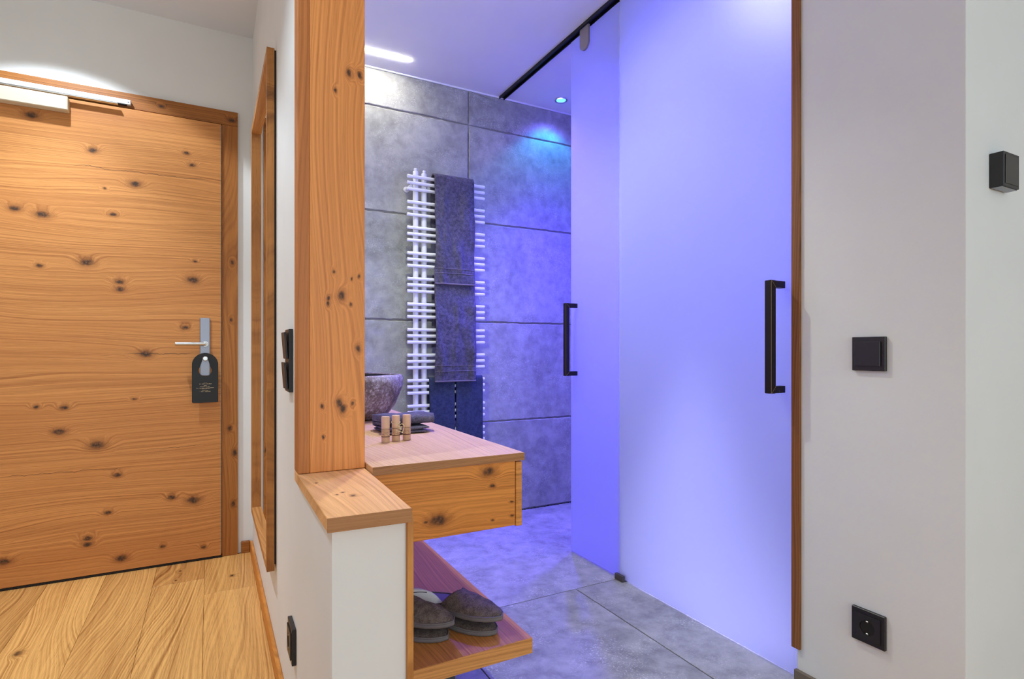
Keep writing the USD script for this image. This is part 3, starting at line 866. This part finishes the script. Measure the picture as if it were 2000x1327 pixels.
def hung_towel(x0, x1, ztop, z1, zback, label, look, ybar, seed, wrinkle, hem=True, r=.0135, drop=0.0, group=None, bands=True, lead=0):
    """A towel laid over a bar: up the back, over, and down the front to z1."""
    back = [(ybar + r, z) for z in np.linspace(zback, ztop - r, 14)]
    over = [(ybar + r * math.cos(a), ztop - r + r * math.sin(a)) for a in np.linspace(0.25, math.pi - .25, 9)]
    front = [(ybar - r, z) for z in np.linspace(ztop - r - .01, z1, 90)]
    c = np.array(back + over + front)
    s = np.linspace(0, 1, 34)
    P = np.zeros((len(s), len(c), 3))
    P[..., 0] = x0 + (x1 - x0) * s[:, None]
    P[..., 1] = c[None, :, 0]
    P[..., 2] = c[None, :, 1]
    isf = np.clip((np.arange(len(c)) - 24 - lead) / 10.0, 0, 1)[None, :]
    q = P.reshape(-1, 3).copy()
    n = meshkit.fbm(np.c_[q[:, 0] * 22, q[:, 2] * 4.5, np.zeros(len(q))], 3, seed).reshape(P.shape[:2]) - .45
    n2 = meshkit.fbm(np.c_[q[:, 0] * 7 + q[:, 2] * 3, q[:, 2] * 7, np.zeros(len(q))], 2, seed + 7).reshape(P.shape[:2]) - .4
    P[..., 1] -= isf * (np.maximum(n, 0) * wrinkle * 2.2 + np.maximum(n2, 0) * wrinkle * 1.6)
    P[..., 0] += isf * (n2 * .006) * np.sin(s * math.pi)[:, None] + (n2 * .004) * isf
    P[..., 2] -= drop * (s ** 2)[:, None] * (1 - .0 * isf)
    t = thing("hanging_towel", label, "towel", ((x0 + x1) / 2, ybar, z1), group=group)
    part(t, "cloth", sheet(P, .007), look, True)
    if bands:
        lines = []
        for zb in (z1 + .0865, z1 + .104 - .045):
            j = np.argmin(np.abs(c[23:, 1] - zb)) + 23
            line = P[:, j - 1:j + 2].copy()
            line[..., 1] -= .0048
            lines.append(tube_path(line[:, 1], .0017, 6))
        e = P[:, -1].copy()
        e[:, 1] -= .002
        lines.append(tube_path(e, .0048, 8))
        part(t, "woven_band", lines, mat_towel_band, True, label="paler woven bands and hem")
    return t


hung_towel(1.092, 1.330, 1.985, 1.372, 1.62, "brown-grey bath towel over the top bar of the radiator", mat_towel, 2.9600, 11, .020, r=.0310)
hung_towel(1.095, 1.337, 1.420, .828, 1.02, "brown-grey bath towel hanging just below the top one on the radiator", mat_towel, 2.9600, 23, .018, r=.0225, lead=12)
hung_towel(1.0675, 1.217, .848, .46, .60, "slate blue hand towel low on the radiator, left one of two", mat_towel_dark, 2.9600, 31, .002, r=.0145, bands=False, lead=20)
hung_towel(1.227, 1.392, .853, .46, .60, "slate blue hand towel low on the radiator, right one of two", mat_towel_dark, 2.9600, 41, .002, r=.0145, bands=False, lead=20)


# ------------------------------------------------------------------ slippers on the low shelf
def half_width(s, L):
    pts = np.array([(0, 0), (.012, .019), (.03, .031), (.06, .0425), (.09, .047), (.13, .0455), (.18, .0395), (.225, .0365), (.255, .031), (.272, .019), (.28, 0)])
    return np.interp(s / L * .28, pts[:, 0], pts[:, 1])


def slipper(toe, heading, z0, tilt, high, label, seed):
    """toe: xy of the toe tip; heading: unit vector from heel to toe; z0: underside of the sole."""
    L = .275
    hx = np.array([*heading, 0.0]); hx /= np.linalg.norm(hx)
    lx = np.array([-hx[1], hx[0], 0.0])
    T = np.array([*toe, z0])
    ct, st = math.cos(tilt), math.sin(tilt)

    def put(s, l, z):      # s back from the toe, l sideways, z up; tilt raises the toe about the heel
        d = L - s
        return T + hx * (d * ct - z * st - L * ct) + lx * l + np.array([0, 0, 1.0]) * (d * st + z * ct)

    ss = np.concatenate([np.linspace(0, .05, 16) ** 1.0, np.linspace(.055, .235, 22), np.linspace(.24, L, 12)])
    ss[0] = 0
    out = [(s, half_width(s, L)) for s in ss] + [(s, -half_width(s, L)) for s in ss[-2:0:-1]]
    poly = sg.Polygon(out).buffer(0).buffer(.004).simplify(.0006)
    layers = []
    for z, off in ((0, -.004), (.0015, -.0008), (.005, .0012), (.009, .0012), (.0118, -.0006), (.0130, -.004)):
        layers.append((z, np.array(poly.exterior.coords)[:-1], off))
    ring = np.array(poly.exterior.coords)[:-1]
    cen = ring.mean(0)
    V, F, n = [], [], len(ring)
    nrm = np.roll(ring, -1, 0) - np.roll(ring, 1, 0)
    nrm = np.stack([nrm[:, 1], -nrm[:, 0]], 1) / np.maximum(np.linalg.norm(nrm, axis=1, keepdims=True), 1e-9)
    if ((ring - cen) * nrm).sum() < 0:
        nrm = -nrm
    for z, _, off in layers:
        V += [put(a, b, z) for a, b in ring + nrm * off]
    V += [put(*cen, 0), put(*cen, .0130)]
    k = np.arange(n); k2 = (k + 1) % n
    for j in range(len(layers) - 1):
        F += [np.stack([k + j * n, k2 + j * n, k2 + (j + 1) * n], 1), np.stack([k + j * n, k2 + (j + 1) * n, k + (j + 1) * n], 1)]
    F += [np.stack([k2, k, np.full(n, len(layers) * n)], 1), np.stack([k + (len(layers) - 1) * n, k2 + (len(layers) - 1) * n, np.full(n, len(layers) * n + 1)], 1)]
    sole = trimesh.Trimesh(np.array(V), np.vstack(F), process=False)
    trimesh.repair.fix_normals(sole)
    t = thing("slipper", label, "slipper", tuple(T), group=None)
    part(t, "sole", sole, mat_sole, 50)
    # upper: from the toe to the instep
    us, vs = np.linspace(0, 1, 26), np.linspace(-1, 1, 27)
    P = np.zeros((26, 27, 3))
    for i, u in enumerate(us):
        for j, v in enumerate(vs):
            s_end = .134 + .048 * abs(v) ** 1.6 if high else .14
            s = .001 + u * s_end
            w = (half_width(s, L) + .0012) * (1 if u > 0 else 0.02)
            hgt = (.021 + .023 * u ** 1.4) * min(1, (s / .05)) ** .55 if high else .0055 * min(1, s / .03)
            dome = (1 - abs(v) ** 2.2) ** .85
            l = v * w
            n = (meshkit.noise(np.array([[s * 40, l * 40, seed]]), seed)[0] - .5)
            P[i, j] = put(s, l, .0132 + hgt * dome + (n * .006 * dome if high else 0))
    part(t, "upper", sheet(P, .0035 if high else .0018), mat_slipper, True)
    # soft piping round the sole
    if True:
        part(t, "piping", tube_path([put(a, b, .0135) for a, b in (ring + nrm * .0002)[::2]], .0022, 8, True), mat_sole, True)
    return put


slipper((.677, 1.352), (.46, -.888), .2335, 0.0, False, "grey plush slipper lying underneath, right stack on the low shelf", 2)
putR = slipper((.690, 1.344), (.46, -.888), .2612, .040, True, "grey plush slipper on top of the right stack on the low shelf", 3)
slipper((.552, 1.388), (.60, -.80), .2335, 0.0, False, "grey plush slipper lying underneath, left stack beside the white panel", 4)
putL = slipper((.566, 1.382), (.60, -.80), .2612, .035, True, "grey plush slipper on top of the left stack beside the white panel", 5)


def paper_sleeve():
    P = np.zeros((12, 48, 3))
    for i, s in enumerate(np.linspace(.186, .234, 12)):
        for j, a in enumerate(np.linspace(.08, math.pi - .08, 48)):
            f = .5 + .5 * math.cos(a)
            P[i, j] = putL(s, .022, .0) * (1 - f) + putR(s, -.022, .0) * f
            P[i, j, 2] = .2800 + .036 * math.sin(a) ** .7 * math.sin(min(1, i / 7) * math.pi / 2) ** .8
    t = thing("paper_sleeve", "white paper sleeve with a printed line bridging the two slipper stacks", "paper sleeve", tuple(P[5, 24]))
    part(t, "sleeve", sheet(P, .0008), mat_paper, True)
    N = [P[4, j] + np.array([0, 0, .0010]) for j in range(16, 36)]
    part(t, "print", tube_path(N, .0009, 6), mat_ink, True)


paper_sleeve()


# ------------------------------------------------------------------ frosted glass doors
def pull_handle(parent, y, z0, z1):
    bar = [rbox(1.506, 1.528, y - .012, y + .012, z0, z1, .0015), rbox(1.5285, XG - .0005, y - .010, y + .010, z1 - .022, z1 - .0005, .0012), rbox(1.5285, XG - .0005, y - .010, y + .010, z0 + .0005, z0 + .022, .0012)]
    h = part(parent, "pull_handle", bar, mat_bronze, False, label="dark bronze bar handle")
    e = [tube_path([(1.507, y - .0121, z1 - .0005), (1.528, y - .0121, z1 - .022)], .0009, 6), tube_path([(1.507, y - .0121, z0 + .0005), (1.528, y - .0121, z0 + .022)], .0009, 6)]
    part(h, "mitre_line", e, mat_bronze_edge)
    part(h, "worn_edge", tube_path([(1.5062, y - .0119, z) for z in np.linspace(z0 + .002, z1 - .002, 9)], .0007, 6), mat_bronze_edge)


g2 = thing("door_2", "far frosted glass sliding door with a dark bar handle at its outer edge", "glass door", (XG, 2.12, 0), kind="structure")
part(g2, "glass_panel", rbox(XG, XG + .008, 1.939, 2.310, .008, 2.528, .0012), mat_glass, False)
pull_handle(g2, 2.262, .877, 1.229)
hull = [(0, 0)]
sh = sg.Polygon([(-.034, 0), (.034, 0), (.034, .075), (-.034, .075)]).union(sg.Point(0, 0).buffer(.034, 24))
sh = sh.intersection(sg.box(-1, -.034, 1, .082))
Mc = np.array([[0, 0, -1, XG - .0004], [1, 0, 0, 2.186], [0, 1, 0, 2.465], [0, 0, 0, 1.0]])
part(g2, "hanger_clip", extrude(sh, .010, Mc), mat_clip, False, label="rounded nickel hanger clip")
g3 = thing("door_3", "near wide frosted glass sliding door with a dark bar handle by the right wall", "glass door", (XG, 1.5, 0), kind="structure")
part(g3, "glass_panel", rbox(XG, XG + .008, 1.097, 1.9355, .008, 2.528, .0012), mat_glass, False)
pull_handle(g3, 1.142, .868, 1.216)
fg = thing("floor_guide", "small dark metal floor guide at the foot of the glass doors", "floor guide", (XG, 1.925, 0))
part(fg, "guide_block", [rbox(XG - .016, XG - .0012, 1.898, 1.950, .0004, .026, .001), rbox(XG + .0092, XG + .020, 1.898, 1.950, .0004, .026, .001), rbox(XG - .0012, XG + .0092, 1.898, 1.950, .0004, .006, .0005)], plain("dark_guide_metal", lin(86, 78, 74), .4, .3), False)


# ------------------------------------------------------------------ switches, sockets, control
def plate_right(name, label, cat, y0, y1, z0, z1, kind):
    X = XG - .001
    t = thing(name, label, cat, (X, (y0 + y1) / 2, (z0 + z1) / 2))
    part(t, "frame", rbox(X - .010, X - .0002, y0, y1, z0, z1, .0012), mat_black, False)
    yc, zc = (y0 + y1) / 2, (z0 + z1) / 2
    if kind == "rocker":
        part(t, "rocker", rbox(X - .0155, X - .0102, yc - .033, yc + .033, zc - .033, zc + .033, .001), mat_black, False)
    else:
        socket(t, X, yc, zc, -1)
    return t


def socket(t, X, yc, zc, sgn):
    """A round recessed socket in a square insert, facing -x."""
    sq = sg.box(-.033, -.033, .033, .033).difference(sg.Point(0, 0).buffer(.0195, 32))
    M = np.array([[0, 0, -1, X - .0102], [1, 0, 0, yc], [0, 1, 0, zc], [0, 0, 0, 1.0]])
    part(t, "socket_insert", extrude(sq, .003, M), mat_black, False)
    well = lathe([(0, 0), (.0192, 0), (.0192, .0015), (.0, .0015)], 32, (X - .0118, yc, zc), "x")
    part(t, "socket_well", well, mat_black_matt, False)
    for d in (-1, 1):
        part(t, "earth_clip", rbox(X - .0142, X - .0119, yc - .003, yc + .003, zc + d * .0165 - .0018, zc + d * .0165 + .0018, .0005), mat_steel)


plate_right("light_switch", "square black rocker switch on the pale right wall", "light switch", .834, .921, .945, 1.037, "rocker")
plate_right("power_socket", "square black power socket low on the pale right wall", "socket", .835, .922, .205, .295, "socket")

th = thing("room_control", "small black wall control box at the right edge, on the front wall face", "thermostat", (1.743, Y0, 1.445))
part(th, "housing", rbox(1.689, 1.771, Y0 - .0295, Y0 - .0003, 1.400, 1.484, .001), mat_black, False)
part(th, "display", rbox(1.696, 1.764, Y0 - .0306, Y0 - .0296, 1.407, 1.477, .0003), plain("black_glass", lin(6, 5, 8), .08), False)
part(th, "lower_rim", rbox(1.691, 1.769, Y0 - .026, Y0 - .004, 1.3982, 1.3998, .0003), mat_steel_dark, False)

hs = thing("light_switch", "tall black double rocker switch on the hall wall beside the post", "light switch", (XP0, 1.567, .973))
part(hs, "frame", rbox(XP0 - .0105, XP0 - .0002, 1.526, 1.607, .893, 1.055, .001), mat_black, False)
for zc in (1.013, .935):
    m = rbox(-.005, .0, -.034, .034, -.0345, .0345, .001)
    m.apply_transform(trimesh.transformations.rotation_matrix(math.radians(-4.5), [0, 1, 0]))
    m.apply_translation((XP0 - .0135, 1.567, zc))
    part(hs, "rocker", m, mat_black, False)
so = thing("power_socket", "black power socket low on the hall wall under the ledge", "socket", (XP0, 1.508, .268))
part(so, "frame", rbox(XP0 - .0105, XP0 - .0002, 1.466, 1.551, .224, .313, .001), mat_black, False)
socket(so, XP0 - .0005, 1.508, .2685, -1)

# ------------------------------------------------------------------ lamps
ld = thing("led_strip_light", "slim glowing white light strip set in the bathroom ceiling", "ceiling light", (.65, 2.905, H))
part(ld, "diffuser", rbox(.34, .943, 2.895, 2.915, H - .004, H - .0003, .0005), mat_led, False)
sp = thing("recessed_spotlight", "round blue recessed ceiling spotlight above the glass door edge", "spotlight", (1.915, 2.915, H))
part(sp, "ring", lathe([(.030, -.001), (.040, -.001), (.041, -.004), (.038, -.008), (.031, -.006), (.029, -.003), (.030, -.001)], 40, (1.915, 2.915, H)), mat_chrome_ring, True)
part(sp, "lens", lathe([(0, -.0012), (.029, -.0012), (.029, -.003), (.018, -.0062), (0, -.0075)], 32, (1.915, 2.915, H)), mat_spot_lens, True)
